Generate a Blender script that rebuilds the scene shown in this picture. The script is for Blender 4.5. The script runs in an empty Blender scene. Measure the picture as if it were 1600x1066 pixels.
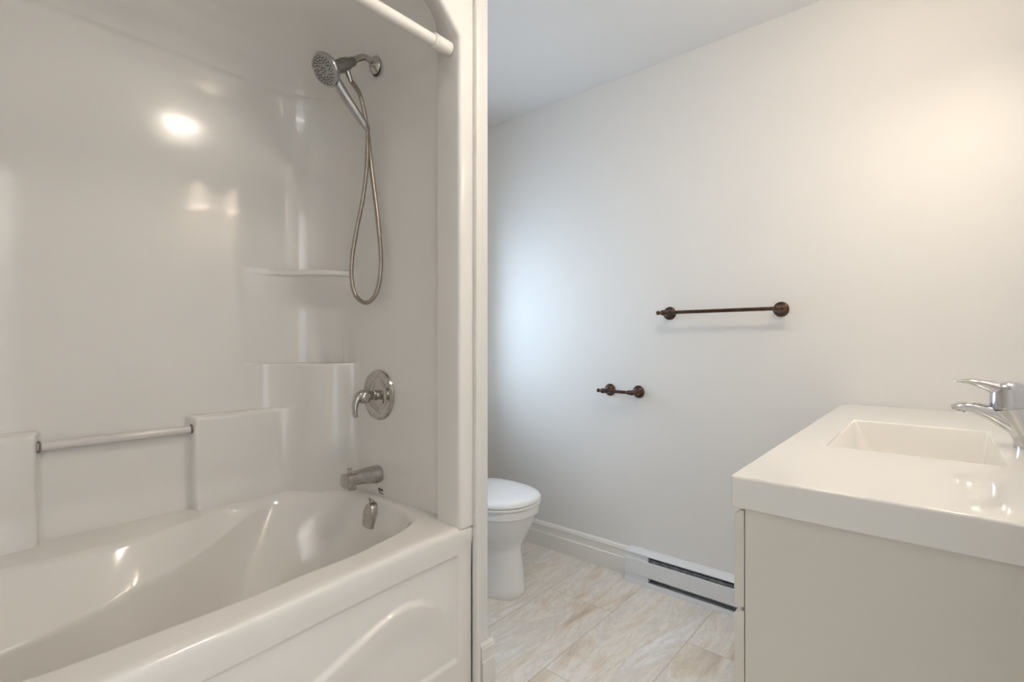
import bpy, bmesh, math, random
from mathutils import Vector, Matrix
C = bpy.context.scene.collection
PI = math.pi
random.seed(4)

# ------------------------------------------------------------------ camera
cam_d = bpy.data.cameras.new('camera')
cam = bpy.data.objects.new('camera', cam_d); C.objects.link(cam)
cam_d.sensor_width = 36.0
cam_d.lens = 781.0/1600.0*36.0
cam_d.clip_start = 0.01
YAW = math.atan2(670.0, 781.0)
cam.location = (0, 0, 1.10)
cam.rotation_euler = (PI/2, 0, YAW)
bpy.context.scene.camera = cam

# ------------------------------------------------------------------ world, exposure
sc = bpy.context.scene
sc.view_settings.view_transform = 'Standard'
sc.view_settings.look = 'None'
sc.view_settings.exposure = 0.51
sc.view_settings.gamma = 1.0
sc.view_settings.use_curve_mapping = False
w = bpy.data.worlds.new('daylight'); sc.world = w; w.use_nodes = True
w.node_tree.nodes['Background'].inputs[0].default_value = (0.62, 0.80, 1.0, 1)
w.node_tree.nodes['Background'].inputs[1].default_value = 6.0
DOME_L = 18.0      # ceiling light glass
SHADE_L = 4.2
BULB_W = 0.85      # vanity light glass

WX, PY, WB = -2.05, 1.183, 2.153        # left wall, partition far face, far wall
RX, BY, CZ = 0.215, -0.50, 2.362       # right wall, back wall, ceiling

# window daylight portal
pl = bpy.data.lights.new('window_portal', 'AREA'); pl.shape = 'RECTANGLE'
pl.size = 0.60; pl.size_y = 0.82; pl.cycles.is_portal = True
po = bpy.data.objects.new('window_portal', pl); C.objects.link(po)
po.location = (WX-0.10, 1.60, 1.25); po.rotation_euler = (PI/2, 0, -PI/2)

# added fill light in a made-up hall, brightens the tub surround
hl = bpy.data.lights.new('added_hall_fill', 'AREA'); hl.shape = 'RECTANGLE'; hl.size = 0.9; hl.size_y = 1.2
hl.energy = 21; hl.color = (1.0, 0.93, 0.84)
ho = bpy.data.objects.new('added_hall_fill', hl); C.objects.link(ho); ho.location = (0.95, 0.0, 1.75); ho.rotation_euler = (PI, 0, 0)

# ------------------------------------------------------------------ materials
def principled(name, col, rough=0.5, metal=0.0, coat=0.0, ior=1.5, bump=0, bscale=200, mottling=0.0, spec=None):
    m = bpy.data.materials.new(name); m.use_nodes = True
    nt = m.node_tree; b = nt.nodes['Principled BSDF']
    b.inputs['Base Color'].default_value = (*col, 1)
    b.inputs['Roughness'].default_value = rough
    b.inputs['Metallic'].default_value = metal
    b.inputs['Coat Weight'].default_value = coat
    b.inputs['Coat Roughness'].default_value = 0.04
    b.inputs['IOR'].default_value = ior
    if spec is not None: b.inputs['Specular IOR Level'].default_value = spec
    tc = nt.nodes.new('ShaderNodeTexCoord')
    if bump:
        n = nt.nodes.new('ShaderNodeTexNoise'); n.inputs['Scale'].default_value = bscale; n.inputs['Detail'].default_value = 4
        nt.links.new(tc.outputs['Object'], n.inputs['Vector'])
        bp = nt.nodes.new('ShaderNodeBump'); bp.inputs['Strength'].default_value = bump; bp.inputs['Distance'].default_value = 0.002
        nt.links.new(n.outputs['Fac'], bp.inputs['Height']); nt.links.new(bp.outputs[0], b.inputs['Normal'])
    if mottling:
        n = nt.nodes.new('ShaderNodeTexNoise'); n.inputs['Scale'].default_value = 60 if metal else 3; n.inputs['Detail'].default_value = 5
        nt.links.new(tc.outputs['Object'], n.inputs['Vector'])
        r = nt.nodes.new('ShaderNodeValToRGB')
        r.color_ramp.elements[0].position = 0.35; r.color_ramp.elements[1].position = 0.65
        r.color_ramp.elements[0].color = (*[c*(1-mottling) for c in col], 1)
        r.color_ramp.elements[1].color = (*[min(1, c*(1+mottling)) for c in col], 1)
        nt.links.new(n.outputs['Fac'], r.inputs[0]); nt.links.new(r.outputs[0], b.inputs['Base Color'])
    return m

M = {}
M['wall'] = principled('wall_paint', (0.80, 0.79, 0.775), 0.55, bump=0.06, bscale=350, mottling=0.006)
M['ceiling'] = principled('ceiling_paint', (0.80, 0.79, 0.78), 0.9, bump=0.08, bscale=250, mottling=0.006)
M['gelcoat'] = principled('gelcoat', (0.86, 0.835, 0.80), 0.11, coat=0.35, mottling=0.006)
M['trim'] = principled('trim_paint', (0.82, 0.80, 0.775), 0.3, bump=0.03, mottling=0.006)
M['chrome'] = principled('chrome', (0.60, 0.605, 0.62), 0.10, 1.0, mottling=0.05)
M['satin'] = principled('satin_chrome', (0.42, 0.415, 0.42), 0.16, 1.0, mottling=0.04)
M['valve'] = principled('valve_chrome', (0.50, 0.48, 0.455), 0.09, 1.0, mottling=0.08)
M['nickel'] = principled('brushed_nickel', (0.50, 0.475, 0.45), 0.27, 1.0, mottling=0.12)
M['hose'] = principled('hose_metal', (0.42, 0.37, 0.32), 0.3, 1.0, mottling=0.08)
M['greyplastic'] = principled('grey_plastic', (0.20, 0.185, 0.175), 0.35, 0.3, mottling=0.1)
M['rubber'] = principled('dark_rubber', (0.05, 0.05, 0.05), 0.6, mottling=0.1)
M['face'] = principled('spray_face', (0.42, 0.41, 0.39), 0.35, 0.4, mottling=0.08)
M['bronze'] = principled('oiled_bronze', (0.085, 0.045, 0.030), 0.28, 0.85, coat=0.3, mottling=0.35)
M['china'] = principled('vitreous_china', (0.83, 0.83, 0.83), 0.08, coat=0.4, mottling=0.004)
M['seat'] = principled('seat_plastic', (0.85, 0.85, 0.86), 0.16, mottling=0.004)
M['counter'] = principled('basin_top', (0.88, 0.86, 0.82), 0.07, coat=0.4, mottling=0.004)
M['cabinet'] = principled('cabinet_lacquer', (0.77, 0.735, 0.67), 0.28, mottling=0.006)
M['heater'] = principled('heater_enamel', (0.80, 0.82, 0.86), 0.3, mottling=0.006)
M['fins'] = principled('heater_fins', (0.30, 0.31, 0.34), 0.6, 0.2, bump=0.3, bscale=120, mottling=0.3)
M['rod'] = principled('white_rod', (0.86, 0.83, 0.79), 0.22, mottling=0.006)
M['amber'] = principled('brown_cap', (0.24, 0.16, 0.12), 0.3, mottling=0.2)
M['dark'] = principled('dark_gap', (0.03, 0.028, 0.025), 0.8, mottling=0.1)
M['acrylic'] = principled('clear_acrylic', (0.93, 0.90, 0.87), 0.06, mottling=0.004)
M['acrylic'].node_tree.nodes['Principled BSDF'].inputs['Transmission Weight'].default_value = 0.22

def emissive(name, col, s):
    m = bpy.data.materials.new(name); m.use_nodes = True
    b = m.node_tree.nodes['Principled BSDF']
    b.inputs['Base Color'].default_value = (0.9, 0.9, 0.88, 1); b.inputs['Roughness'].default_value = 0.3
    b.inputs['Emission Color'].default_value = (*col, 1); b.inputs['Emission Strength'].default_value = s
    return m
M['dome'] = emissive('lit_dome_glass', (1.0, 0.90, 0.77), DOME_L)
M['shade'] = emissive('lit_shade_glass', (1.0, 0.82, 0.62), SHADE_L)

m = bpy.data.materials.new('pane_glass'); m.use_nodes = True; nt = m.node_tree
for n in list(nt.nodes): nt.nodes.remove(n)
o_ = nt.nodes.new('ShaderNodeOutputMaterial'); t_ = nt.nodes.new('ShaderNodeBsdfTransparent'); g_ = nt.nodes.new('ShaderNodeBsdfGlossy')
g_.inputs['Roughness'].default_value = 0.02; mx = nt.nodes.new('ShaderNodeMixShader'); mx.inputs[0].default_value = 0.07
nt.links.new(t_.outputs[0], mx.inputs[1]); nt.links.new(g_.outputs[0], mx.inputs[2]); nt.links.new(mx.outputs[0], o_.inputs[0])
M['pane'] = m

def floor_material():
    m = bpy.data.materials.new('travertine_tile'); m.use_nodes = True
    nt = m.node_tree; N = nt.nodes; L = nt.links; b = N['Principled BSDF']
    def math_(op, a, b_=None, c=None):
        n = N.new('ShaderNodeMath'); n.operation = op
        for i, v in enumerate((a, b_, c)):
            if v is None: continue
            if isinstance(v, (int, float)): n.inputs[i].default_value = v
            else: L.new(v, n.inputs[i])
        return n.outputs[0]
    geo = N.new('ShaderNodeNewGeometry'); sep = N.new('ShaderNodeSeparateXYZ'); L.new(geo.outputs['Position'], sep.inputs[0])
    X, Y = sep.outputs[0], sep.outputs[1]
    cx = math_('DIVIDE', math_('ADD', X, 1.012), 0.308)
    col = math_('FLOOR', cx); fx = math_('SUBTRACT', cx, col)
    par = math_('FLOORED_MODULO', math_('ADD', col, 1), 2)
    cy = math_('DIVIDE', math_('SUBTRACT', math_('SUBTRACT', Y, 1.80), math_('MULTIPLY', par, 0.455)), 0.91)
    row = math_('FLOOR', cy); fy = math_('SUBTRACT', cy, row)
    ex = math_('MULTIPLY', math_('MINIMUM', fx, math_('SUBTRACT', 1, fx)), 0.308)
    ey = math_('MULTIPLY', math_('MINIMUM', fy, math_('SUBTRACT', 1, fy)), 0.91)
    e = math_('MINIMUM', ex, ey)
    mr = N.new('ShaderNodeMapRange'); L.new(e, mr.inputs[0]); mr.inputs[1].default_value = 0.0006; mr.inputs[2].default_value = 0.0016
    tid = math_('ADD', math_('MULTIPLY', col, 3.17), math_('MULTIPLY', row, 7.31))
    # veins : stretched, warped noise, per tile offset
    cmb = N.new('ShaderNodeCombineXYZ'); L.new(math_('ADD', X, math_('MULTIPLY', tid, 1.7)), cmb.inputs[0]); L.new(Y, cmb.inputs[1]); L.new(tid, cmb.inputs[2])
    mp = N.new('ShaderNodeMapping'); L.new(cmb.outputs[0], mp.inputs[0]); mp.inputs['Rotation'].default_value = (0, 0, -0.28); mp.inputs['Scale'].default_value = (5.5, 1.35, 1)
    n1 = N.new('ShaderNodeTexNoise'); n1.inputs['Scale'].default_value = 1.3; n1.inputs['Detail'].default_value = 9; n1.inputs['Roughness'].default_value = 0.62; n1.inputs['Distortion'].default_value = 0.9
    L.new(mp.outputs[0], n1.inputs['Vector'])
    r1 = N.new('ShaderNodeValToRGB'); L.new(n1.outputs['Fac'], r1.inputs[0])
    cr = r1.color_ramp; cr.elements[0].position = 0.30; cr.elements[0].color = (0.52, 0.44, 0.36, 1)
    cr.elements[1].position = 0.70; cr.elements[1].color = (0.92, 0.93, 0.95, 1)
    a = cr.elements.new(0.42); a.color = (0.76, 0.68, 0.58, 1)
    a = cr.elements.new(0.50); a.color = (0.84, 0.81, 0.76, 1)
    a = cr.elements.new(0.58); a.color = (0.74, 0.70, 0.65, 1)
    n2 = N.new('ShaderNodeTexNoise'); n2.inputs['Scale'].default_value = 3.2; n2.inputs['Detail'].default_value = 12; n2.inputs['Roughness'].default_value = 0.7; n2.inputs['Distortion'].default_value = 1.6
    L.new(mp.outputs[0], n2.inputs['Vector'])
    d = math_('ABSOLUTE', math_('SUBTRACT', n2.outputs['Fac'], 0.5))
    v = N.new('ShaderNodeMapRange'); L.new(d, v.inputs[0]); v.inputs[1].default_value = 0.0; v.inputs[2].default_value = 0.03; v.inputs[3].default_value = 0.6; v.inputs[4].default_value = 0.0
    mix = N.new('ShaderNodeMix'); mix.data_type = 'RGBA'; L.new(v.outputs[0], mix.inputs[0]); L.new(r1.outputs[0], mix.inputs[6]); mix.inputs[7].default_value = (0.60, 0.56, 0.52, 1)
    g = N.new('ShaderNodeMix'); g.data_type = 'RGBA'; L.new(mr.outputs[0], g.inputs[0]); g.inputs[6].default_value = (0.46, 0.41, 0.36, 1); L.new(mix.outputs[2], g.inputs[7])
    L.new(g.outputs[2], b.inputs['Base Color'])
    b.inputs['Roughness'].default_value = 0.30
    bp = N.new('ShaderNodeBump'); bp.inputs['Strength'].default_value = 0.35; bp.inputs['Distance'].default_value = 0.002
    L.new(mr.outputs[0], bp.inputs['Height']); L.new(bp.outputs[0], b.inputs['Normal'])
    return m
M['floor'] = floor_material()

# ------------------------------------------------------------------ helpers
class G:
    def __init__(s): s.v = []; s.f = []
    def add(s, vs, fs):
        k = len(s.v); s.v += [Vector(p) for p in vs]; s.f += [tuple(i+k for i in f) for f in fs]; return s
    def box(s, x0, x1, y0, y1, z0, z1):
        return s.add([(x0,y0,z0),(x1,y0,z0),(x1,y1,z0),(x0,y1,z0),(x0,y0,z1),(x1,y0,z1),(x1,y1,z1),(x0,y1,z1)],
            [(0,3,2,1),(4,5,6,7),(0,1,5,4),(1,2,6,5),(2,3,7,6),(3,0,4,7)])
    def grid(s, rows, closed=False):       # rows of equal length point lists
        n = len(rows[0]); vs = [p for r in rows for p in r]; fs = []
        for i in range(len(rows)-1):
            for j in range(n if closed else n-1):
                a = i*n+j; b = i*n+(j+1) % n
                fs.append((a, b, b+n, a+n))
        return s.add(vs, fs)
    def rings(s, rings, cap=True):
        s.grid(rings, True); n = len(rings[0]); k = len(s.v)-n*len(rings)
        if cap:
            s.f.append(tuple(range(k+n-1, k-1, -1))); e = k+n*(len(rings)-1); s.f.append(tuple(range(e, e+n)))
        return s
    def lathe(s, prof, org, axis, n=40):
        org = Vector(org); ax = Vector(axis).normalized()
        u = ax.orthogonal().normalized(); v = ax.cross(u)
        return s.rings([[org+ax*h+(u*math.cos(2*PI*k/n)+v*math.sin(2*PI*k/n))*max(r, 1e-4) for k in range(n)] for r, h in prof])
    def tube(s, pts, rad, n=16, side=None):
        pts = [Vector(p) for p in pts]; R = []
        t0 = (pts[1]-pts[0]).normalized(); sd = Vector(side) if side else t0.orthogonal()
        sd = (sd - t0*sd.dot(t0)).normalized()
        for i, p in enumerate(pts):
            t = (pts[min(i+1, len(pts)-1)]-pts[max(i-1, 0)]).normalized()
            ref = Vector(side) if side else sd
            sd = (ref - t*ref.dot(t)).normalized(); up = t.cross(sd)
            r = rad[i] if isinstance(rad, (list, tuple)) else rad
            ra, rb = r if isinstance(r, (list, tuple)) else (r, r)
            R.append([p+sd*ra*math.cos(2*PI*k/n)+up*rb*math.sin(2*PI*k/n) for k in range(n)])
        return s.rings(R)
    def prism_y(s, prof, y0, y1):           # closed profile of (x,z)
        return s.rings([[(x, y0, z) for x, z in prof], [(x, y1, z) for x, z in prof]])
    def prism_x(s, prof, x0, x1):           # closed profile of (y,z)
        return s.rings([[(x0, y, z) for y, z in prof], [(x1, y, z) for y, z in prof]])

def catmull(P, n=8, closed=False):
    P = [Vector(p) for p in P]; out = []; N = len(P)
    for i in range(N if closed else N-1):
        g = (lambda k: P[k % N]) if closed else (lambda k: P[min(max(k, 0), N-1)])
        a, b, c, d = g(i-1), g(i), g(i+1), g(i+2)
        for j in range(n):
            t = j/n
            out.append(0.5*((2*b)+(c-a)*t+(2*a-5*b+4*c-d)*t*t+(3*b-a-3*c+d)*t**3))
    if not closed: out.append(P[-1])
    return out

def thing(name, loc, label, cat, group=None):
    o = bpy.data.objects.new(name, None); C.objects.link(o); o.location = loc; o.empty_display_size = 0.05
    o['label'] = label; o['category'] = cat
    if group: o['group'] = group
    return o
def wloc(o):
    p = Vector((0, 0, 0))
    while o: p += o.location; o = o.parent
    return p
def obj(name, g, mat, parent=None, smooth=True, bevel=0, seg=3, angle=35, label=None, subsurf=0, recalc=True):
    if parent: base = wloc(parent); loc = Vector((0, 0, 0))
    else:
        lo = [min(v[i] for v in g.v) for i in range(3)]; hi = [max(v[i] for v in g.v) for i in range(3)]
        base = Vector(((lo[0]+hi[0])/2, (lo[1]+hi[1])/2, lo[2])); loc = base
    me = bpy.data.meshes.new(name)
    me.from_pydata([tuple(v-base) for v in g.v], [], g.f); me.update()
    bm = bmesh.new(); bm.from_mesh(me)
    bmesh.ops.remove_doubles(bm, verts=bm.verts, dist=1e-6)
    if recalc: bmesh.ops.recalc_face_normals(bm, faces=bm.faces)
    bm.to_mesh(me); bm.free()
    me.materials.append(M[mat] if isinstance(mat, str) else mat)
    o = bpy.data.objects.new(name, me); C.objects.link(o); o.location = loc
    if parent: o.parent = parent
    if bevel:
        b = o.modifiers.new('bevel', 'BEVEL'); b.width = bevel; b.segments = seg; b.limit_method = 'ANGLE'; b.angle_limit = math.radians(30)
        b.harden_normals = False
    if subsurf:
        b = o.modifiers.new('sub', 'SUBSURF'); b.levels = subsurf; b.render_levels = subsurf
    if smooth:
        for p in me.polygons: p.use_smooth = True
        try: me.set_sharp_from_angle(angle=math.radians(angle if not bevel else 60))
        except Exception: pass
    if label: o['label'] = label
    return o
def tag(o, label=None, cat=None, group=None, kind=None):
    if label: o['label'] = label
    if cat: o['category'] = cat
    if group: o['group'] = group
    if kind: o['kind'] = kind
    return o
def struct(name, g, mat, label=None, **k):
    o = obj(name, g, mat, **k); o['kind'] = 'structure'
    if label: o['label'] = label
    return o
def ss(a, b, x):
    t = min(1, max(0, (x-a)/(b-a))); return t*t*(3-2*t)
def lerp(a, b, t): return a+(b-a)*t

# ------------------------------------------------------------------ room shell
T = 0.10
struct('floor', G().box(WX-T, RX+T, BY-T, WB+T, -0.05, 0), 'floor', 'beige travertine look floor tiles with grey veins', smooth=False)
struct('ceiling', G().box(WX-T, RX+T, BY-T, WB+T, CZ, CZ+0.05), 'ceiling', 'flat white painted ceiling', smooth=False)
struct('wall_far', G().box(WX-T, RX+T, WB, WB+T, 0, CZ), 'wall', 'white painted wall with towel bar and heater', smooth=False)
dy0, dy1, dz = -0.44, 0.34, 2.05        # doorway added beside the camera to admit the fill light
struct('wall_right', G().box(RX, RX+T, BY, dy0, 0, CZ).box(RX, RX+T, dy1, WB, 0, CZ).box(RX, RX+T, dy0, dy1, dz, CZ), 'wall', smooth=False)
g = G().box(RX-0.012, RX, dy1, dy1+0.07, 0, dz+0.07).box(RX-0.012, RX, dy0, dy1, dz, dz+0.07).box(RX, RX+T, dy1-0.015, dy1, 0, dz).box(RX, RX+T, dy0, dy0+0.015, 0, dz).box(RX, RX+T, dy0+0.015, dy1-0.015, dz-0.015, dz)
struct('added_doorway_1', g, 'trim', smooth=False)
hx0, hx1 = RX+T, RX+T+1.3  # unseen hall box, added to bounce the fill light into the room
struct('floor_added_hall', G().box(hx0, hx1, -1.2, 1.1, -0.05, 0), 'floor', smooth=False)
struct('ceiling_added_hall', G().box(hx0, hx1, -1.2, 1.1, CZ, CZ+0.05), 'ceiling', smooth=False)
struct('wall_added_hall', G().box(hx1, hx1+T, -1.2, 1.1, 0, CZ).box(hx0, hx1, -1.2-T, -1.2, 0, CZ).box(hx0, hx1, 1.1, 1.1+T, 0, CZ), 'wall', smooth=False)
struct('wall_back', G().box(WX-T, RX+T, BY-T, BY, 0, CZ), 'wall', smooth=False)
wy0, wy1, wz0, wz1 = 1.30, 1.90, 0.84, 1.66
g = G().box(WX-T, WX, BY, wy0, 0, CZ).box(WX-T, WX, wy1, WB, 0, CZ).box(WX-T, WX, wy0, wy1, 0, wz0).box(WX-T, WX, wy0, wy1, wz1, CZ)
struct('wall_left', g, 'wall', smooth=False)
# partition between tub and toilet
struct('wall_partition', G().box(WX, -1.118, 1.128, PY, 0, CZ), 'wall', 'narrow white partition wall end beside the tub', smooth=True, bevel=0.003)
struct('wall_tub_end', G().box(WX, -1.118, BY, -0.436, 0, CZ), 'wall', smooth=False)
# drywall above the tub unit
struct('wall_header', G().box(-1.25, -1.150, -0.436, 1.128, 2.295, CZ), 'wall', smooth=False)
# window in left wall
g = G().box(WX-0.09, WX-0.03, wy0, wy0+0.04, wz0, wz1).box(WX-0.09, WX-0.03, wy1-0.04, wy1, wz0, wz1)
g.box(WX-0.09, WX-0.03, wy0+0.04, wy1-0.04, wz0, wz0+0.04).box(WX-0.09, WX-0.03, wy0+0.04, wy1-0.04, wz1-0.04, wz1)
g.box(WX-0.085, WX-0.035, wy0+0.04, wy1-0.04, 1.23, 1.27)
wf = struct('window_1', g, 'trim', smooth=False)
obj('pane', G().box(WX-0.062, WX-0.058, wy0+0.04, wy1-0.04, wz0+0.04, wz1-0.04), 'pane', wf, smooth=False)
for nm, b_ in (('window_casing', [(WX, WX+0.015, wy0-0.06, wy0, wz0-0.06, wz1+0.06), (WX, WX+0.015, wy1, wy1+0.06, wz0-0.06, wz1+0.06),
                 (WX, WX+0.015, wy0, wy1, wz1, wz1+0.06), (WX, WX+0.02, wy0, wy1, wz0-0.06, wz0)]),):
    g = G()
    for q in b_: g.box(*q)
    obj(nm, g, 'trim', wf, smooth=False)
# baseboards: profile (depth from wall, z)
def bprof():
    return [(0, 0), (0.017, 0), (0.017, 0.070), (0.016, 0.075), (0.0125, 0.0785), (0.0115, 0.083), (0.0115, 0.108), (0.0135, 0.111),
            (0.0125, 0.116), (0.010, 0.119), (0.0095, 0.123), (0.006, 0.128), (0.003, 0.131), (0, 0.131)]
struct('baseboard_far', G().prism_x([(WB-d, z) for d, z in bprof()], WX, -1.106), 'trim', 'white moulded baseboard left of the heater', smooth=True, angle=25)
struct('baseboard_left', G().prism_y([(WX+d, z) for d, z in bprof()], PY, WB), 'trim', angle=25)
g = G().prism_y([(-1.118+d, z) for d, z in bprof()], 1.143, PY+0.017).prism_x([(PY+d, z) for d, z in bprof()], WX, -1.118)
struct('baseboard_partition', g, 'trim', 'white baseboard around the partition end', angle=25)
struct('baseboard_right', G().prism_y([(RX-d, z) for d, z in bprof()], dy1+0.07, 0.87), 'trim', angle=25)
struct('baseboard_back', G().prism_x([(BY+d, z) for d, z in bprof()], -1.05, RX), 'trim', angle=25)
# stepped corner moulding covering the unit's flange
pr = [(-1.120, 1.1145), (-1.108, 1.1145), (-1.104, 1.117), (-1.104, 1.122), (-1.107, 1.124), (-1.105, 1.127), (-1.105, 1.132), (-1.109, 1.134), (-1.108, 1.139), (-1.112, 1.143), (-1.120, 1.143)]
struct('trim_1', G().rings([[(x, y, 0.0) for x, y in pr], [(x, y, CZ) for x, y in pr]]), 'trim', 'narrow stepped vertical moulding beside tub unit', angle=25)

# ------------------------------------------------------------------ tub and shower unit
Y1, Y0 = 1.10, -0.42
YC = 0.34
XB = -1.985
ZR = 0.523
unit = thing('tub_shower_unit', (-1.55, YC, 0), 'glossy off-white one-piece bathtub with moulded shower surround and corner shelves', 'bathtub')
def xf(y):
    if y >= 0: return -1.12+0.055*(0.5+0.5*math.cos(PI*min(1, y/1.06)))
    return -1.12+0.055*(0.5+0.5*math.cos(PI*min(1, -y/0.38)))
# apron as a height field
def ridge(y):
    t = abs(y-YC)
    pts = [(0, 0.215), (0.15, 0.26), (0.247, 0.303), (0.404, 0.350), (0.47, 0.366), (0.52, 0.370), (0.58, 0.357), (0.631, 0.328), (0.68, 0.285), (0.72, 0.2)]
    for a, b in zip(pts, pts[1:]):
        if t <= b[0]: return lerp(a[1], b[1], (t-a[0])/(b[0]-a[0]))
    return 0.2
rows = []
zs = [0.523, 0.5228, 0.5215, 0.519, 0.515, 0.510, 0.504, 0.497]
ox = [-0.030, -0.017, -0.011, -0.006, -0.0028, -0.001, -0.0002, 0]
z = 0.490
while z > 0.0: zs.append(z); ox.append(0); z -= 0.004
zs.append(0.0); ox.append(0)
ny = 300
for z, o_ in zip(zs, ox):
    r = []
    for j in range(ny+1):
        y = lerp(Y0-0.014, 1.114, j/ny)
        x = xf(y)+o_
        side = min(ss(1.066, 1.052, y), ss(Y0+0.034, Y0+0.048, y))
        rec = side*ss(0.443, 0.430, z)*ss(0.112, 0.124, z)
        x -= 0.010*rec
        # swept ridge inside the panel
        ys = abs(y-YC); slope_w = 0.012
        dz = z-ridge(y)
        fade = ss(0.70, 0.60, ys)
        x += rec*fade*0.013*(ss(0.004, -0.012, dz) if dz > -0.02 else lerp(1, 0, ss(-0.02, -0.13, dz)))
        x -= 0.012*ss(0.49, 0.44, z)*0.5
        r.append((x, y, z))
    rows.append(r)
obj('apron', G().grid(rows), 'gelcoat', unit, angle=80)
# basin
BC = Vector((-1.52, 0.34))
def polar(pts):
    q = []
    for p in pts:
        d = Vector(p[:2])-BC
        q.append((math.atan2(d.y, d.x) % (2*PI), d.length, *(p[2:])))
    q.sort(); n = len(q)
    def f(th):
        th %= 2*PI
        for i in range(n):
            a = q[i]; b = q[(i+1) % n]; ta = a[0]; tb = b[0]+(2*PI if i == n-1 else 0)
            tt = th if th >= q[0][0] or i != n-1 else th+2*PI
            if i == n-1 and th < q[0][0]: tt = th+2*PI
            if ta <= tt <= tb:
                p = q[i-1]; d = q[(i+2) % n]
                tp = p[0]-(2*PI if i == 0 else 0); td = d[0]+(2*PI if i >= n-2 else 0)
                t = (tt-ta)/(tb-ta); out = []
                for k in range(1, len(a)):
                    m0 = (b[k]-p[k])/(tb-tp)*(tb-ta); m1 = (d[k]-a[k])/(td-ta)*(tb-ta)
                    h = t*t*(3-2*t)
                    out.append((2*t**3-3*t*t+1)*a[k]+(t**3-2*t*t+t)*m0+(3*t*t-2*t**3)*b[k]+(t**3-t*t)*m1)
                return out
        return list(q[0][1:])
    return f
inner = polar([(-1.193,.34),(-1.205,.58),(-1.222,.80),(-1.258,.95),(-1.303,1.022),(-1.40,1.064),(-1.50,1.074),(-1.60,1.074),(-1.70,1.058),(-1.79,1.012),(-1.875,.93),(-1.925,.82),(-1.905,.70),(-1.84,.57),
   (-1.79,.43),(-1.785,.30),(-1.795,.15),(-1.80,-.05),(-1.77,-.22),(-1.68,-.32),(-1.52,-.355),(-1.36,-.33),(-1.25,-.24),(-1.205,-.08),(-1.195,.12)])
crease = polar([(-1.243,.34,.38),(-1.253,.6,.38),(-1.285,.86,.40),(-1.39,1.015,.42),(-1.50,1.042,.43),(-1.60,1.045,.44),(-1.75,1.005,.465),(-1.85,.925,.485),(-1.895,.83,.49),(-1.87,.74,.475),(-1.80,.61,.445),
   (-1.740,.48,.42),(-1.695,.33,.395),(-1.675,.19,.375),(-1.665,.05,.36),(-1.655,-.12,.36),(-1.62,-.27,.40),(-1.50,-.31,.42),(-1.38,-.27,.40),(-1.28,-.15,.38),(-1.25,.1,.38)])
floor_r = polar([(-1.33,.34),(-1.34,.7),(-1.42,.97),(-1.55,1.00),(-1.70,.92),(-1.72,.65),(-1.665,.34),(-1.65,.05),(-1.60,-.12),(-1.5,-.15),(-1.40,-.1),(-1.34,.1)])
poly = [(xf(y)-0.029, y) for y in [lerp(Y0-0.01, 1.114, k/120) for k in range(121)]] + [(-2.0, 1.114), (-2.0, Y0-0.01)]
def outer(th):
    d = Vector((math.cos(th), math.sin(th))); best = None
    for i in range(len(poly)):
        a = Vector(poly[i]); b = Vector(poly[(i+1) % len(poly)]); e = b-a
        den = d.x*e.y-d.y*e.x
        if abs(den) < 1e-9: continue
        ac = a-BC; t = (ac.x*e.y-ac.y*e.x)/den; s = (ac.x*d.y-ac.y*d.x)/den
        if t > 0 and -1e-6 <= s <= 1+1e-6: best = t if best is None else min(best, t)
    return best
def fillet(P, rads, n=6):
    out = [P[0]]
    for i in range(1, len(P)-1):
        a, b, c = P[i-1], P[i], P[i+1]; r = rads[i-1]
        u = (a-b); v = (c-b); ra = min(r, u.length*0.48); rc = min(r, v.length*0.48)
        p = b+u.normalized()*ra; q = b+v.normalized()*rc
        for k in range(n+1):
            t = k/n; out.append(p*(1-t)**2+b*2*t*(1-t)+q*t*t)
    out.append(P[-1]); return out
nth = 360; prof_rows = []
for k in range(nth):
    th = 2*PI*k/nth
    ro = outer(th); ri = inner(th)[0]; rc, zc = crease(th); rf = floor_r(th)[0]
    rc = min(rc, ri-0.004)
    P = [Vector((ro, ZR)), Vector((ri, ZR-0.002)), Vector((rc, zc)), Vector((rf, 0.13)), Vector((0.02, 0.115))]
    pf = fillet(P, (0.018, 0.014, 0.09), 7)
    prof_rows.append([(BC.x+p.x*math.cos(th), BC.y+p.x*math.sin(th), p.y) for p in pf])
nr = len(prof_rows[0])
g = G().rings([[prof_rows[k][i] for k in range(nth)] for i in range(nr)], cap=False)
g.f.append(tuple(range((nr-1)*nth, nr*nth)))
obj('basin', g, 'gelcoat', unit, angle=80, recalc=True)

# surround shell : rows over z, U path in plan
OZ = [(0.4, 0.0), (1.45, 0.0)]
LN = [(1.45, 0.0), (1.60, 0.018), (1.78, 0.018), (1.86, 0.048), (1.94, 0.118), (2.0, 0.19), (2.06, 0.27)]
for k in range(61):
    z = 1.45+(k+1)*0.01
    for a, b in zip(LN, LN[1:]):
        if z <= b[0]+1e-6: l_ = a[1]+(b[1]-a[1])*(z-a[0])/(b[0]-a[0]); break
    OZ.append((z, OZ[-1][1]+l_*0.01))
c_ = OZ[-1][1]
OZ += [(2.065, c_+0.006), (2.09, c_+0.017), (2.12, c_+0.034), (2.15, c_+0.056), (2.18, c_+0.084), (2.215, c_+0.130), (2.24, 0.24), (2.252, 0.33)]
def oe(z):      # the end walls lean less
    return oz(z)*lerp(0.4, 1.0, ss(2.13, 2.24, z))
def oz(z):      # inward lean / dome offset
    P = OZ
    for a, b in zip(P, P[1:]):
        if z <= b[0]: return lerp(a[1], b[1], (z-a[0])/(b[0]-a[0]))
    return P[-1][1]
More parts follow.
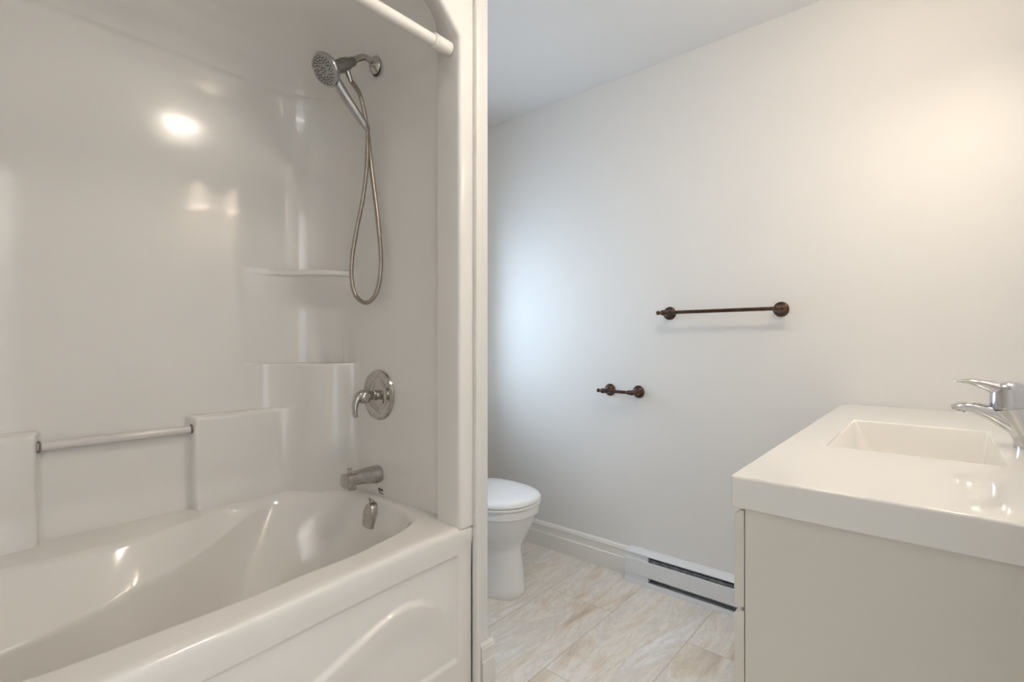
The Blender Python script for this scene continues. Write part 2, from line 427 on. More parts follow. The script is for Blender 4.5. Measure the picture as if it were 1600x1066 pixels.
TOW = catmull([(-1.985, 0.730, 0), (-1.984, 0.785, 0), (-1.972, 0.840, 0), (-1.940, 0.892, 0), (-1.892, 0.934, 0), (-1.840, 0.970, 0), (-1.799, 1.010, 0), (-1.778, 1.050, 0), (-1.768, 1.082, 0), (-1.755, 1.10, 0)], 12)
TL = [0]
for a, b in zip(TOW, TOW[1:]): TL.append(TL[-1]+(b-a).length)
def tow(f):
    s = min(1, max(0, f))*TL[-1]
    for i in range(len(TL)-1):
        if s <= TL[i+1]+1e-9: return TOW[i].lerp(TOW[i+1], (s-TL[i])/(TL[i+1]-TL[i]))
    return TOW[-1]
# end half path at given offset; returns list of (pos, kind, param)
NE, NA, NB = 26, 14, 160
XE = -1.243
def row(z):
    o = oz(z); R = 0.20+0.8*o
    def lip(top, rad, depth):      # flat top, rounded front edge
        if z > top: return 0.0
        if z > top-rad: return 1-depth*(1-math.sqrt(max(0, 1-((z-(top-rad))/rad)**2)))
        return 1.0
    w2 = lip(1.0125, 0.012, 0.10)
    w3 = 0.0
    if 1.20 < z <= 1.378:
        if z > 1.360: w3 = 0.95*lip(1.378, 0.009, 0.08)
        elif z > 1.350: w3 = lerp(0.74, 0.95, ss(1.350, 1.360, z))
        else: w3 = 0.74*ss(1.225, 1.365, z)*1.0
        if z <= 1.350: w3 = 0.74*(ss(1.215, 1.385, z)/ss(1.215, 1.385, 1.350))
    wt = max(w2, w3)
    w1 = lip(0.842, 0.018, 0.45)
    out = []
    e_ = oe(z); ye = Y1-e_; xb = XB+o; ye0 = Y0+e_
    # end wall (right) from front to corner
    c = (xb+R, ye-R)
    lenE = abs((xb+R)-XE)
    segs = [('e', k/NE) for k in range(NE)] + [('a', k/NA) for k in range(NA)] + [('b', k/NB) for k in range(NB+1)]
    for kind, t in segs:
        if kind == 'e': p = Vector((lerp(XE, xb+R, t), ye))
        elif kind == 'a':
            th = PI/2+t*PI/2; p = Vector((c[0]+R*math.cos(th), c[1]+R*math.sin(th)))
        else:
            tt = t; p = Vector((xb, lerp(ye-R, ye0+R, tt)))
        # tower mapping by unrolled length
        if wt > 0:
            la = R*PI/2
            if kind == 'e': u = (lerp(XE, xb+R, t)-(-1.755))
            q = None
            tot = (abs((xb+R)-(-1.755)))+la+((ye-R)-0.730)
            if kind == 'e' and p.x < -1.755: q = 1-(-1.755-p.x)/tot
            elif kind == 'a': q = 1-((abs((xb+R)+1.773))+la*t)/tot
            elif kind == 'b' and p.y > 0.730: q = (p.y-0.730)/tot
            if q is not None:
                tp = tow(q); p = p.lerp(Vector((tp.x, tp.y)), wt)
        if kind != 'e' and w1 > 0:
            m = max(ss(0.574, 0.596, p.y), ss(0.212, 0.190, p.y)*ss(-0.16, -0.10, p.y))
            dl = -1.935-p.x; dd = 0 if dl < -0.04 else (dl if dl > 0.04 else (dl+0.04)**2/0.16)
            p = Vector((p.x+dd*m*w1, p.y))
            # recess floor cove under the bar
        if kind == 'b' and z < 0.62:
            p.x += 0.014*(1-ss(0.523, 0.62, z))
        out.append((p.x, p.y, z))
    # left arc and end wall
    c = (xb+R, ye0+R)
    for k in range(1, NA+1):
        th = PI+k/NA*PI/2; out.append((c[0]+R*math.cos(th), c[1]+R*math.sin(th), z))
    for k in range(1, NE+1):
        out.append((lerp(xb+R, XE, k/NE), ye0, z))
    return out
zl = set()
def rng(a, b, s):
    z = a
    while z < b: zl.add(round(z, 5)); z += s
rng(0.505, 0.62, 0.012); rng(0.62, 0.815, 0.03); rng(0.815, 0.8419, 0.0018); zl.update((0.842, 0.8425)); rng(0.86, 0.995, 0.03); rng(0.998, 1.0124, 0.0012); zl.update((1.0125, 1.013))
rng(1.02, 1.20, 0.03); rng(1.20, 1.348, 0.008); rng(1.349, 1.3779, 0.001); zl.update((1.378, 1.3785)); rng(1.39, 1.6, 0.04); rng(1.6, 2.05, 0.02); zl.update((2.06, 2.065)); rng(2.071, 2.24, 0.006); rng(2.24, 2.2521, 0.002)
zl = sorted(zl)
rows = [row(z) for z in zl]
# smooth the dome creases a little
g = G().grid(rows)
n = len(rows[0]); k = len(g.v)-n
g.f.append(tuple(range(k, k+n)))
obj('surround', g, 'gelcoat', unit, angle=50)

# front frame : columns and arch
NC = 10
def fpath():
    outp = [(1.06, lerp(0.520, 2.04, k/NC)) for k in range(NC+1)]
    arc = catmull([(1.06, 2.04, 0), (1.013, 2.081, 0), (0.975, 2.120, 0), (0.925, 2.155, 0), (0.86, 2.183, 0), (0.78, 2.200, 0), (0.66, 2.208, 0), (0.50, 2.21, 0)], 5)
    outp += [(p.x, p.y) for p in arc[1:]]
    na = len(arc)-1
    inn = [(1.10-oe(zz), zz) for zz in [lerp(0.520, 2.06, k/NC) for k in range(NC+1)]]
    dome = []
    z = 2.06
    dd = [(1.10-oe(zz), zz) for zz in [2.06+0.0048*i for i in range(41)] if zz <= 2.252]+[(0.70, 2.252), (0.60, 2.252), (0.5, 2.252)]
    L = [0]
    for a, b in zip(dd, dd[1:]): L.append(L[-1]+math.hypot(a[0]-b[0], a[1]-b[1]))
    for i in range(1, na+1):
        s = L[-1]*i/na
        for j in range(len(L)-1):
            if s <= L[j+1]+1e-9:
                t = (s-L[j])/(L[j+1]-L[j]); dome.append((lerp(dd[j][0], dd[j+1][0], t), lerp(dd[j][1], dd[j+1][1], t))); break
    inn += dome
    edge = [(1.1145, lerp(0.520, 2.04, k/NC)) for k in range(NC+1)]
    for i in range(1, na+1):
        t = i/na
        edge.append((1.1145, lerp(2.04, 2.295, t/0.35)) if t < 0.35 else (lerp(1.1145, 0.5, (t-0.35)/0.65), 2.295))
    return outp, inn, edge
outp, inn, edge = fpath()
def mirror(P): return P+[(2*YC-y, z) for y, z in reversed(P)]
n_half = len(outp)
R_ = [[], [], [], [], [], [], [], []]
O, I, E = mirror(outp), mirror(inn), mirror(edge)
for i in range(len(O)):
    o2 = Vector(O[i]); i2 = Vector(I[i]); e2 = Vector(E[i]); col = (i <= NC or i >= len(O)-1-NC)
    d = (e2-o2).normalized()
    s2 = o2+(i2-o2)*(0.10 if col else 0.85) if not col else Vector((o2.x+math.copysign(0.010, o2.x-YC), i2.y))
    if not col: s2 = i2+(o2-i2).normalized()*0.006
    xs_ = [(-1.150, e2), (-1.120, e2), (-1.1195, o2+d*0.014), (-1.1215, o2+d*0.006), (-1.126, o2+d*0.0015), (-1.134, o2), (-1.235, s2), (XE-0.002, i2+(i2-s2).normalized()*0.002)]
    for k, (x, p) in enumerate(xs_): R_[k].append((x, p.x, p.y))
obj('front_frame', G().grid(R_), 'gelcoat', unit, angle=50)
# towel / grab bar moulded between the two towers
gb = obj('grab_bar', G().tube([(-1.958, 0.199, 0.797), (-1.958, 0.592, 0.797)], 0.0125, 24, side=(1, 0, 0)), 'acrylic', unit, label='clear acrylic bar with brown end caps')
for y, d in ((0.203, 1), (0.588, -1)):
    obj('end_cap', G().lathe([(0.0, -0.001), (0.0165, -0.001), (0.0165, 0.003), (0.013, 0.005), (0, 0.005)], (-1.958, y, 0.797), (0, d, 0)), 'amber', gb, label='brown end cap')
# overflow plate in the basin end and small moulded mark above it
ov = thing('overflow_plate', (-1.59, 1.05, 0.42), 'small chrome overflow cover with rounded top below the tub spout', 'overflow cover')
def plate(y0=1.052, z0=0.418, z1=0.508, hw=0.031, xc=-1.583):
    shp = []
    for k in range(17):
        a = PI*k/16; shp.append((hw*math.cos(a), (z1-0.045)+0.045*math.sin(a)))
    shp = [(hw*0.93, z0+0.004)]+shp+[(-hw*0.93, z0+0.004), (0, z0)]
    fr = [Vector((xc+x, lerp(y0-0.016, y0-0.004, (z-z0)/(z1-z0)), z)) for x, z in shp]
    cen = sum(fr, Vector())/len(fr)
    return G().rings([[p+Vector((0, 0.03, 0)) for p in fr], fr, [cen+(p-cen)*0.93+Vector((0, -0.004, 0)) for p in fr], [cen+(p-cen)*0.5+Vector((0, -0.007, 0)) for p in fr]])
obj('plate', plate(), 'nickel', ov, angle=30)
obj('clip', G().tube([(-1.60, 1.062, 0.505), (-1.60, 1.056, 0.520), (-1.572, 1.056, 0.516), (-1.572, 1.062, 0.502)], 0.0028, 8), 'nickel', ov)
mk = G().box(-1.602, -1.594, 1.0975, 1.0995, 0.540, 0.549).box(-1.589, -1.577, 1.0975, 1.0995, 0.540, 0.547)
mk.tube([(-1.60, 1.0985, 0.537), (-1.588, 1.0985, 0.532), (-1.574, 1.0985, 0.530)], 0.0014, 6)
obj('printed_mark', mk, 'rubber', unit, label='tiny dark printed mark')

# ------------------------------------------------------------------ shower rod
rod = thing('shower_rod', (-1.168, 0.32, 2.013), 'white tension shower rod across the tub opening', 'shower rod')
obj('rod', G().tube([(-1.168, Y0+0.10, 2.013), (-1.168, 1.02, 2.013)], 0.0165, 32, side=(1, 0, 0)), 'rod', rod)
for y, d in ((1.0585, -1), (2*YC-1.0585, 1)):
    pr = [(0.0, 0), (0.0215, 0), (0.0215, 0.046), (0.0205, 0.049), (0.0222, 0.052), (0.0222, 0.055), (0.0205, 0.057), (0.0222, 0.060), (0.0222, 0.063), (0.020, 0.066), (0.0165, 0.067), (0, 0.067)]
    obj('end_sleeve', G().lathe(pr, (-1.168, y, 2.013), (0, d, 0)), 'rod', rod, angle=30)

# ------------------------------------------------------------------ shower arm and handheld shower
XS = -1.577
F_ = Vector((-math.sin(YAW), math.cos(YAW))); Rr = Vector((math.cos(YAW), math.sin(YAW)))
yw = Y1-oe(2.12)
sa = thing('shower_bracket', (XS, yw, 2.12), 'bent chrome shower arm with round wall flange and grey holder', 'shower arm')
armp = catmull([(XS, yw+0.01, 2.116), (XS, yw-0.02, 2.123), (XS, yw-0.050, 2.123), (XS, 0.995, 2.107), (XS, 0.963, 2.080)], 8)
obj('pipe', G().tube(armp, 0.0115, 20, side=(1, 0, 0)), 'nickel', sa)
fo = (XS, yw+0.004, 2.138)
fl = obj('flange', G().lathe([(0.0, -0.004), (0.031, -0.004), (0.032, 0.0), (0.030, 0.004), (0.018, 0.012), (0.0125, 0.016), (0.0, 0.016)], (XS, yw-0.006, 2.113), (0, -1, -0.12)), 'nickel', sa, angle=30)
obj('flange_hole', G().lathe([(0, 0), (0.026, 0), (0.026, 0.003), (0, 0.003)], (XS+0.002, yw-0.001, 2.100), (0, -1, -0.1)), 'rubber', sa, label='dark gap behind flange')
hd = Vector((0, 0.902-0.968, 2.034-2.083)).normalized()
h0 = Vector((XS, 0.968, 2.083))
obj('holder', G().lathe([(0.0, -0.012), (0.0145, -0.012), (0.0165, -0.006), (0.0165, 0.012), (0.020, 0.016), (0.0235, 0.040), (0.022, 0.062), (0.018, 0.074), (0.0, 0.075)], h0, hd, 28), 'greyplastic', sa, angle=30)
obj('outlet_nut', G().lathe([(0, 0), (0.0095, 0), (0.0105, 0.012), (0.009, 0.03), (0.007, 0.042), (0, 0.042)], (XS, 0.950, 2.050), (0, 0.42, -0.9), 20), 'nickel', sa, angle=30)

hs = thing('handheld_shower', (XS, 0.92, 1.50), 'chrome handheld shower head on its metal hose hung from holder', 'shower head')
fn = Vector((0.10, -0.80, -0.59)).normalized()         # facing
hdir = Vector((0, 0.595, -0.80)).normalized()
hc = Vector((XS, 0.872, 2.017))
obj('head', G().lathe([(0.0, -0.034), (0.018, -0.033), (0.034, -0.026), (0.048, -0.014), (0.0545, -0.004), (0.0555, 0.002), (0.0535, 0.007), (0.047, 0.008), (0.045, 0.005), (0, 0.005)], hc, fn, 48), 'satin', hs, angle=30)
sf = obj('spray_face', G().lathe([(0.0, 0.0), (0.0455, 0.0), (0.0455, 0.0065), (0.043, 0.0085), (0.016, 0.0085), (0.014, 0.0105), (0.0, 0.011)], hc, fn, 40), 'face', hs, angle=30)
u = fn.cross(Vector((1, 0, 0))).normalized(); v = fn.cross(u)
g = G()
for r, nn, off in ((0.0385, 20, 0), (0.030, 20, .5), (0.0225, 10, 0), (0.009, 6, 0)):
    for k in range(nn):
        a = 2*PI*(k+off)/nn
        g.lathe([(0.0, 0), (0.0019, 0), (0.0014, 0.0035), (0, 0.0038)], hc+fn*(0.0085 if r > 0.016 else 0.0108)+(u*math.cos(a)+v*math.sin(a))*r, fn, 8)
obj('nozzle_ring', g, 'rubber', sf, label='dark rubber spray nozzles')
hb = Vector((XS, 1.022, 1.880))
ha = hc-fn*0.018+hdir*0.035
pts = [ha.lerp(hb, t)+fn*0.003*math.sin(PI*t) for t in [i/10 for i in range(11)]]
obj('handle', G().tube(pts, [(0.0175-0.002*t, 0.0165-0.0025*t) for t in [i/10 for i in range(11)]], 20, side=(1, 0, 0)), 'satin', hs)
obj('hose_nut', G().lathe([(0, -0.020), (0.0150, -0.020), (0.0150, -0.002), (0.0125, 0.008), (0.0100, 0.022), (0, 0.022)], hb, hb-ha, 20), 'satin', hs, angle=30)
def ray_y(u_, v_, Y):           # measured sight line meets the plane at Y
    a = (u_-800)/781; b = (533-v_)/781; d = F_+Rr*a; t = Y/d.y
    return (d.x*t, Y, 1.1+b*t)
hp = [tuple(hb+(hb-ha).normalized()*0.018)]
for (u_, v_, Y) in [(574, 228, 1.050), (573, 260, 1.054), (567, 310, 1.052), (557, 360, 1.045), (550, 405, 1.035), (550, 440, 1.035), (557, 464, 1.043), (572, 473, 1.058), (586, 462, 1.070),
                    (593.5, 435, 1.077), (595, 400, 1.08), (591, 350, 1.08), (585, 300, 1.077), (580, 260, 1.07), (575, 212, 1.062), (569, 175, 1.045), (561, 145, 1.015)]:
    hp.append(ray_y(u_, v_, Y))
hp.append(tuple(Vector((XS, 0.950, 2.050))+Vector((0, 0.42, -0.9)).normalized()*0.036))
cv = catmull(hp, 40)
# resample evenly, alternate radius for the ribs
L = [0]
for a, b in zip(cv, cv[1:]): L.append(L[-1]+(b-a).length)
stp = 0.0021; N_ = int(L[-1]/stp); rp = []; j = 0
for i in range(N_+1):
    s = L[-1]*i/N_
    while j < len(L)-2 and L[j+1] < s: j += 1
    rp.append(cv[j].lerp(cv[j+1], (s-L[j])/(L[j+1]-L[j])))
obj('hose', G().tube(rp, [0.0082 if i % 2 else 0.0069 for i in range(len(rp))], 12, side=(1, 0.1, 0.02)), 'hose', hs, angle=80, label='ribbed metal hose')

# ------------------------------------------------------------------ mixer valve and spout
XS = -1.60
vc = Vector((XS, 1.10, 0.898))
mv = thing('shower_valve', vc, 'round chrome shower valve with curved lever handle above tub spout', 'faucet')
g = G().lathe([(0.0, -0.002), (0.093, -0.002), (0.0945, 0.003), (0.092, 0.009), (0.084, 0.0135), (0.072, 0.014), (0.061, 0.0095), (0.058, 0.008), (0.050, 0.012), (0.030, 0.016), (0, 0.017)], vc, (0, -1, 0), 64)
obj('escutcheon', g, 'valve', mv, angle=25)
obj('sleeve', G().lathe([(0, 0.014), (0.020, 0.014), (0.020, 0.030), (0.0175, 0.031), (0.0175, 0.05), (0, 0.05)], vc, (0, -1, 0), 32), 'valve', mv, angle=30)
hub = obj('handle_hub', G().lathe([(0, 0.046), (0.019, 0.046), (0.025, 0.053), (0.027, 0.064), (0.025, 0.078), (0.018, 0.087), (0.008, 0.091), (0, 0.0915)], vc, (0, -1, -0.02), 32), 'valve', mv, angle=40)
lp = catmull([(XS, 1.034, 0.903), (XS, 1.017, 0.901), (XS, 1.004, 0.888), (XS, 0.996, 0.865), (XS, 0.996, 0.838), (XS, 1.000, 0.826)], 6)
nl = len(lp)
obj('lever', G().tube(lp, [(lerp(0.020, 0.0115, (i/(nl-1))**0.6)*(0.75 if i == nl-1 else 1), lerp(0.019, 0.0075, min(1, 1.3*i/(nl-1)))) for i in range(nl)], 20, side=(1, 0, 0)), 'valve', mv)
for sx, sz in ((-0.045, 0.05), (0.045, -0.058)):
    pass
ts = thing('tub_spout', (XS, 1.10, 0.60), 'brushed nickel tub spout with small diverter knob on top', 'faucet')
def rrect(cx_, cz_, hw, hh, r, y, n=6):
    pts = []
    for (sx, sz, a0) in ((1, 1, 0), (-1, 1, PI/2), (-1, -1, PI), (1, -1, 1.5*PI)):
        for k in range(n+1):
            a = a0+k/n*PI/2; pts.append((cx_+sx*(hw-r)+r*math.cos(a), y, cz_+sz*(hh-r)+r*math.sin(a)))
    return pts
XT = -1.605
R2 = [rrect(XT, 0.601, 0.0325, 0.0325, 0.032, 1.103), rrect(XT, 0.601, 0.0335, 0.0335, 0.033, 1.096), rrect(XT, 0.601, 0.0335, 0.0335, 0.033, 1.088),
      rrect(XT, 0.603, 0.030, 0.030, 0.026, 1.06), rrect(XT, 0.6045, 0.027, 0.0255, 0.020, 1.03), rrect(XT, 0.605, 0.0255, 0.0225, 0.014, 0.995), rrect(XT, 0.6045, 0.0245, 0.0215, 0.011, 0.965), rrect(XT, 0.603, 0.022, 0.019, 0.009, 0.957)]
obj('spout_body', G().rings(R2), 'nickel', ts, angle=30)
R2 = [rrect(XT, 0.603, 0.024, 0.022, 0.010, 0.956), rrect(XT, 0.601, 0.0246, 0.0245, 0.010, 0.961), rrect(XT, 0.5965, 0.0246, 0.0285, 0.008, 0.968), rrect(XT, 0.5965, 0.0246, 0.0285, 0.008, 0.993)]
obj('spout_mouth', G().rings(R2), 'nickel', ts, angle=30)
obj('diverter_knob', G().lathe([(0, -0.003), (0.0055, -0.003), (0.0045, 0.006), (0.005, 0.011), (0.009, 0.013), (0.009, 0.017), (0.006, 0.019), (0, 0.019)], (XT, 0.978, 0.626), (0, 0, 1), 20), 'nickel', ts, angle=30)

# ------------------------------------------------------------------ towel bar and paper holder
def bar_set(name, xa, xb, z, label, cat, rr=0.0285):
    t = thing(name, ((xa+xb)/2, WB, z), label, cat)
    yb = WB-0.070
    for x in (xa, xb):
        p = obj('rosette', G().lathe([(0, 0), (rr, 0), (rr+0.0005, 0.004), (rr-0.002, 0.007), (rr-0.006, 0.009), (rr-0.007, 0.012), (rr-0.012, 0.016), (rr-0.0135, 0.020), (0.011, 0.026), (0.009, 0.034), (0, 0.034)], (x, WB, z), (0, -1, 0), 40), 'bronze', t, angle=28)
        obj('post', G().lathe([(0, 0.030), (0.0085, 0.030), (0.0075, 0.042), (0.0095, 0.048), (0.0075, 0.052), (0.0105, 0.060), (0.0125, 0.070), (0.0115, 0.078), (0.007, 0.083), (0, 0.084)], (x, WB, z), (0, -1, 0), 28), 'bronze', p, angle=40)
    obj('bar', G().tube([(xa, yb, z), (xb, yb, z)], 0.0075, 24, side=(0, 0, 1)), 'bronze', t)
    for x, d in ((xa, -1), (xb, 1)):
        obj('finial', G().lathe([(0, 0.006), (0.0095, 0.008), (0.0085, 0.012), (0.0055, 0.015), (0.0085, 0.019), (0.0098, 0.024), (0.0085, 0.029), (0.004, 0.032), (0, 0.0325)], (x, yb, z), (d, 0, 0), 24), 'bronze', t)
        if name == 'toilet_paper_holder':
            obj('collar', G().lathe([(0, 0.0), (0.0095, 0.006), (0.0115, 0.013), (0.0095, 0.020), (0.0085, 0.024), (0, 0.026)], (x, yb, z), (-d, 0, 0), 24), 'bronze', t)
    return t
bar_set('towel_bar', -0.918, -0.470, 1.223, 'long dark bronze towel bar mounted high on the white wall', 'towel bar')
bar_set('toilet_paper_holder', -1.218, -1.068, 0.864, 'short dark bronze toilet paper holder on wall beside the toilet', 'paper holder')

# ------------------------------------------------------------------ baseboard heater
HX0, HX1 = -1.104, -0.285
hy = 2.083
ht = thing('baseboard_heater', ((HX0+HX1)/2, hy+0.035, 0), 'white electric baseboard heater under the towel bar', 'heater')
obj('back_panel', G().box(HX0+0.002, HX1-0.002, WB-0.008, WB-0.0005, 0.0, 0.1385), 'heater', ht, smooth=False)
g = G().prism_x([(WB-0.001, 0.1385), (WB-0.001, 0.1415), (hy+0.005, 0.1415), (hy+0.001, 0.1400), (hy, 0.1375), (hy, 0.1360), (hy+0.0015, 0.1360), (hy+0.0025, 0.1385)], HX0, HX1)
obj('top_cover', g, 'heater', ht, angle=30)
obj('front_panel', G().box(HX0+0.0005, HX1-0.0005, hy, hy+0.006, 0.043, 0.112), 'heater', ht, bevel=0.0015)
obj('bottom_rail', G().prism_x([(hy-0.001, 0.0), (WB-0.01, 0.0), (WB-0.01, 0.006), (hy+0.004, 0.021), (hy, 0.021), (hy-0.001, 0.018)], HX0, HX1), 'heater', ht, angle=30)
obj('heating_fins', G().box(HX0+0.118, HX1-0.118, hy+0.012, WB-0.012, 0.055, 0.122), 'fins', ht, smooth=False, label='dark grey heating fins')
for x0, x1 in ((HX0, HX0+0.114), (HX1-0.114, HX1)):
    g = G().box(x0+0.001, x1, hy+0.0025, WB-0.009, 0.021, 0.1375)
    obj('end_box', g, 'heater', ht, bevel=0.0015)

# ------------------------------------------------------------------ toilet
TY = 1.655
to = thing('toilet', (-1.60, TY, 0), 'white toilet with closed lid behind the partition wall', 'toilet')
def egg(xt, xbk, hw, z, n=56, p=2.3):     # front tip xt, back xbk
    xc = xbk+(xt-xbk)*0.46; out = []
    for k in range(n):
        a = 2*PI*k/n; c = math.cos(a); s = math.sin(a)
        rx = (xt-xc) if c > 0 else (xc-xbk)
        out.append((xc+rx*math.copysign(abs(c)**(2/p), c), TY+hw*math.copysign(abs(s)**(2/p), s), z))
    return out
B = [egg(-1.372, -1.86, 0.115, 0.0), egg(-1.367, -1.86, 0.119, 0.012), egg(-1.369, -1.86, 0.118, 0.03), egg(-1.378, -1.85, 0.110, 0.12), egg(-1.386, -1.85, 0.102, 0.19), egg(-1.384, -1.85, 0.110, 0.215),
     egg(-1.370, -1.85, 0.132, 0.245), egg(-1.350, -1.85, 0.158, 0.285), egg(-1.333, -1.85, 0.174, 0.325), egg(-1.326, -1.85, 0.181, 0.348), egg(-1.323, -1.85, 0.183, 0.352), egg(-1.316, -1.85, 0.187, 0.357), egg(-1.314, -1.85, 0.188, 0.385), egg(-1.320, -1.84, 0.184, 0.392)]
obj('bowl', G().rings(B), 'china', to, angle=40)
obj('seat_ring', G().rings([egg(-1.316, -1.76, 0.184, 0.393), egg(-1.311, -1.76, 0.189, 0.395), egg(-1.310, -1.76, 0.190, 0.402), egg(-1.314, -1.76, 0.186, 0.405)]), 'seat', to, angle=30)
obj('lid', G().rings([egg(-1.318, -1.765, 0.183, 0.4065), egg(-1.311, -1.765, 0.189, 0.409), egg(-1.311, -1.765, 0.189, 0.417), egg(-1.316, -1.765, 0.185, 0.4225), egg(-1.335, -1.755, 0.165, 0.427), egg(-1.38, -1.70, 0.10, 0.4295), egg(-1.47, -1.62, 0.03, 0.430)]), 'seat', to, angle=50)
obj('tank', G().rings([rrect_z for rrect_z in [[(x, y, z) for (x, z_, y) in [(p[0], p[1], p[2]) for p in rrect(-1.915, TY, hw_, hh_, 0.03, 0)]] for z, hw_, hh_ in ((0.37, 0.085, 0.17), (0.40, 0.09, 0.18), (0.72, 0.098, 0.205), (0.735, 0.098, 0.205))]]), 'china', to, angle=40)
obj('tank_lid', G().rings([[(p[0], p[2], z) for p in rrect(-1.913, TY, hw_, hh_, 0.03, 0)] for z, hw_, hh_ in ((0.736, 0.103, 0.213), (0.74, 0.107, 0.217), (0.758, 0.107, 0.217), (0.766, 0.100, 0.210))]), 'china', to, angle=40)
obj('flush_lever', G().tube([(-1.812, TY-0.14, 0.68), (-1.800, TY-0.14, 0.68), (-1.798, TY-0.06, 0.672)], 0.006, 12), 'chrome', to)

# ------------------------------------------------------------------ vanity
VY0, VY1 = 0.876, WB-0.002
va = thing('vanity_cabinet', (-0.02, 1.515, 0), 'glossy cream vanity cabinet with slab drawer fronts under the sink', 'cabinet')
XC = -0.248
g = G().box(XC, RX-0.002, VY0+0.010, VY0+0.028, 0.10, 0.8205).box(XC, RX-0.002, VY1-0.02, VY1-0.002, 0.10, 0.8205)
g.box(XC+0.001, RX-0.002, VY0+0.028, VY1-0.02, 0.10, 0.118).box(RX-0.02, RX-0.002, VY0+0.028, VY1-0.02, 0.118, 0.8205).box(XC+0.001, XC+0.06, VY0+0.028, VY1-0.02, 0.79, 0.8205)
obj('carcass', g, 'cabinet', va, bevel=0.0008, seg=2)
obj('toe_kick', G().box(XC+0.05, RX-0.002, VY0+0.02, VY1-0.002, 0.0, 0.10), 'cabinet', va, smooth=False)
for z0, z1 in ((0.655, 0.816), (0.383, 0.648), (0.105, 0.376)):
    pr = [(-0.2495, z0), (-0.2495, z1-0.001), (-0.2525, z1), (-0.2565, z1), (-0.2655, z1-0.008), (-0.2655, z0)]
    obj('drawer_front', G().prism_y(pr, VY0+0.0105, VY1-0.004), 'cabinet', va, bevel=0.0008, seg=2)
# counter with integral rectangular basin
ct = thing('vanity_sink', (-0.02, 1.515, 0.8205), 'thick glossy white sink countertop with rectangular basin', 'sink')
cx0, cx1, cz0, cz1 = -0.2675, RX-0.0015, 0.821, 0.8745
bx0, bx1, by0, by1 = -0.188, 0.090, 1.262, 1.722
V = [(cx0, VY0, cz1), (cx1, VY0, cz1), (cx1, VY1, cz1), (cx0, VY1, cz1),
     (bx0, by0, cz1), (bx1, by0, cz1), (bx1, by1, cz1), (bx0, by1, cz1),
     (bx0+0.055, by0+0.035, 0.765), (bx1-0.012, by0+0.035, 0.752), (bx1-0.012, by1-0.045, 0.752), (bx0+0.055, by1-0.045, 0.765),
     (cx0, VY0, cz0), (cx1, VY0, cz0), (cx1, VY1, cz0), (cx0, VY1, cz0),
     (bx0-0.01, by0-0.01, cz0), (bx1+0.01, by0-0.01, cz0), (bx1+0.01, by1+0.01, cz0), (bx0-0.01, by1+0.01, cz0),
     (bx0+0.045, by0+0.025, 0.745), (bx1, by0+0.025, 0.738), (bx1, by1-0.035, 0.738), (bx0+0.045, by1-0.035, 0.745)]
Fq = []
for a, b in ((0, 4), (4, 8), (0, 12), (12, 16), (16, 20)):
    for k in range(4): Fq.append((a+k, a+(k+1) % 4, b+(k+1) % 4, b+k))
Fq += [(8, 9, 10, 11), (20, 21, 22, 23)]
obj('countertop', G().add(V, Fq), 'counter', ct, bevel=0.004, seg=4)
obj('drain', G().lathe([(0, -0.002), (0.022, -0.002), (0.022, 0.002), (0.018, 0.004), (0.008, 0.003), (0, 0.003)], (0.0, 1.492, 0.759), (-0.09, 0, 1), 32), 'chrome', ct, angle=30)

# faucet
fx, fy = 0.140, 1.492
fa = thing('sink_faucet', (fx, fy, 0.8745), 'chrome single-lever faucet on the white sink countertop', 'faucet')
bp_ = [(0.142, 0.8745, 0.026, 0.026), (0.142, 0.881, 0.0265, 0.0265), (0.140, 0.889, 0.0245, 0.0245), (0.135, 0.905, 0.0255, 0.0235), (0.127, 0.925, 0.030, 0.0245), (0.119, 0.943, 0.034, 0.026), (0.115, 0.957, 0.035, 0.027)]
g = G().rings([[(x+rx*math.cos(2*PI*k/32), fy+ry*math.sin(2*PI*k/32), z+0.20*rx*math.cos(2*PI*k/32)*ss(0.90, 0.957, z)) for k in range(32)] for x, z, rx, ry in bp_])
obj('body', g, 'chrome', fa, angle=40)
sp = catmull([(0.128, fy, 0.916), (0.104, fy, 0.932), (0.083, fy, 0.944), (0.060, fy, 0.9525), (0.036, fy, 0.9555), (0.019, fy, 0.9500)], 6)
ns = len(sp)
spo = obj('spout', G().tube(sp, [(lerp(0.022, 0.0175, i/(ns-1)), lerp(0.021, 0.0068, (i/(ns-1))**1.15)) for i in range(ns)], 24, side=(0, 1, 0)), 'chrome', fa)
obj('aerator', G().lathe([(0, 0), (0.0105, 0), (0.0105, 0.008), (0.0085, 0.0095), (0, 0.0095)], (0.033, fy, 0.9525), (-0.12, 0, -1), 24), 'chrome', spo, angle=30)
cp = [(0.1148, 0.9590, 0.0350, 0.027), (0.114, 0.967, 0.0350, 0.027), (0.112, 0.982, 0.0325, 0.0255), (0.109, 0.998, 0.0285, 0.022), (0.106, 1.008, 0.021, 0.017), (0.104, 1.013, 0.008, 0.008)]
g = G().rings([[(x+rx*math.cos(2*PI*k/32), fy+ry*math.sin(2*PI*k/32), z+0.20*rx*math.cos(2*PI*k/32)) for k in range(32)] for x, z, rx, ry in cp])
lv = obj('lever_cap', g, 'chrome', fa, angle=40)
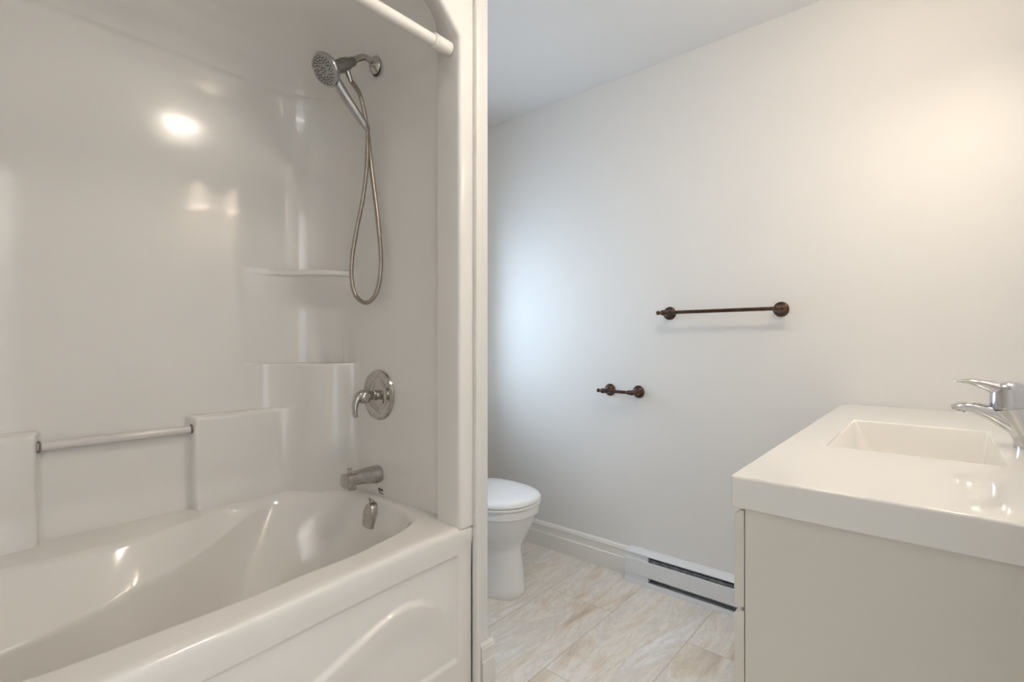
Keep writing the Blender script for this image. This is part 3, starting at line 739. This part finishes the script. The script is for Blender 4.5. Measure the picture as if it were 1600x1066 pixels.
lp = catmull([(0.122, fy, 0.986), (0.100, fy, 0.994), (0.078, fy, 1.003), (0.050, fy, 1.0105), (0.019, fy, 1.0105)], 6)
nl = len(lp)
obj('lever', G().tube(lp, [(lerp(0.023, 0.009, i/(nl-1)), lerp(0.023, 0.0014, (i/(nl-1))**0.9)) for i in range(nl)], 20, side=(0, 1, 0)), 'chrome', lv)

# ------------------------------------------------------------------ lamps of the room
cl = thing('ceiling_light', (-0.45, 1.0, CZ), 'round flush ceiling light with frosted dome', 'ceiling light')
obj('light_base', G().lathe([(0, 0), (0.165, 0), (0.168, 0.008), (0.165, 0.022), (0, 0.022)], (-0.45, 1.0, CZ), (0, 0, -1), 48), 'trim', cl, angle=30)
obj('dome', G().lathe([(0, 0.022), (0.155, 0.022), (0.152, 0.04), (0.138, 0.06), (0.108, 0.078), (0.06, 0.09), (0, 0.094)], (-0.45, 1.0, CZ), (0, 0, -1), 48), 'dome', cl)
vl = thing('vanity_light', (RX-0.01, 1.50, 2.155), 'bronze vanity light bar with three frosted glass shades', 'wall light')
obj('back_plate', G().box(RX-0.025, RX-0.001, 1.20, 1.80, 2.135, 2.225), 'bronze', vl, bevel=0.005)
for y in (1.26, 1.50, 1.74):
    obj('light_arm', G().tube(catmull([(RX-0.02, y, 2.18), (0.15, y, 2.20), (0.100, y, 2.195), (0.095, y, 2.155)], 6), 0.007, 12, side=(0, 1, 0)), 'bronze', vl)
    obj('shade', G().grid([[(0.095+r_*math.cos(2*PI*k/32), y+r_*math.sin(2*PI*k/32), z_) for k in range(32)] for r_, z_ in [(a_, b_+0.142) for a_, b_ in ((0.004, 2.025), (0.024, 2.022), (0.030, 2.005), (0.045, 1.955), (0.060, 1.90), (0.068, 1.865), (0.064, 1.865), (0.056, 1.90), (0.041, 1.955), (0.026, 2.0), (0.004, 2.015))]], True), 'shade', vl)
    bl = bpy.data.lights.new('vanity_bulb', 'POINT'); bl.energy = BULB_W; bl.color = (1.0, 0.86, 0.70); bl.shadow_soft_size = 0.03
    bo = bpy.data.objects.new('vanity_bulb', bl); C.objects.link(bo); bo.location = (0.095, y, 2.05)
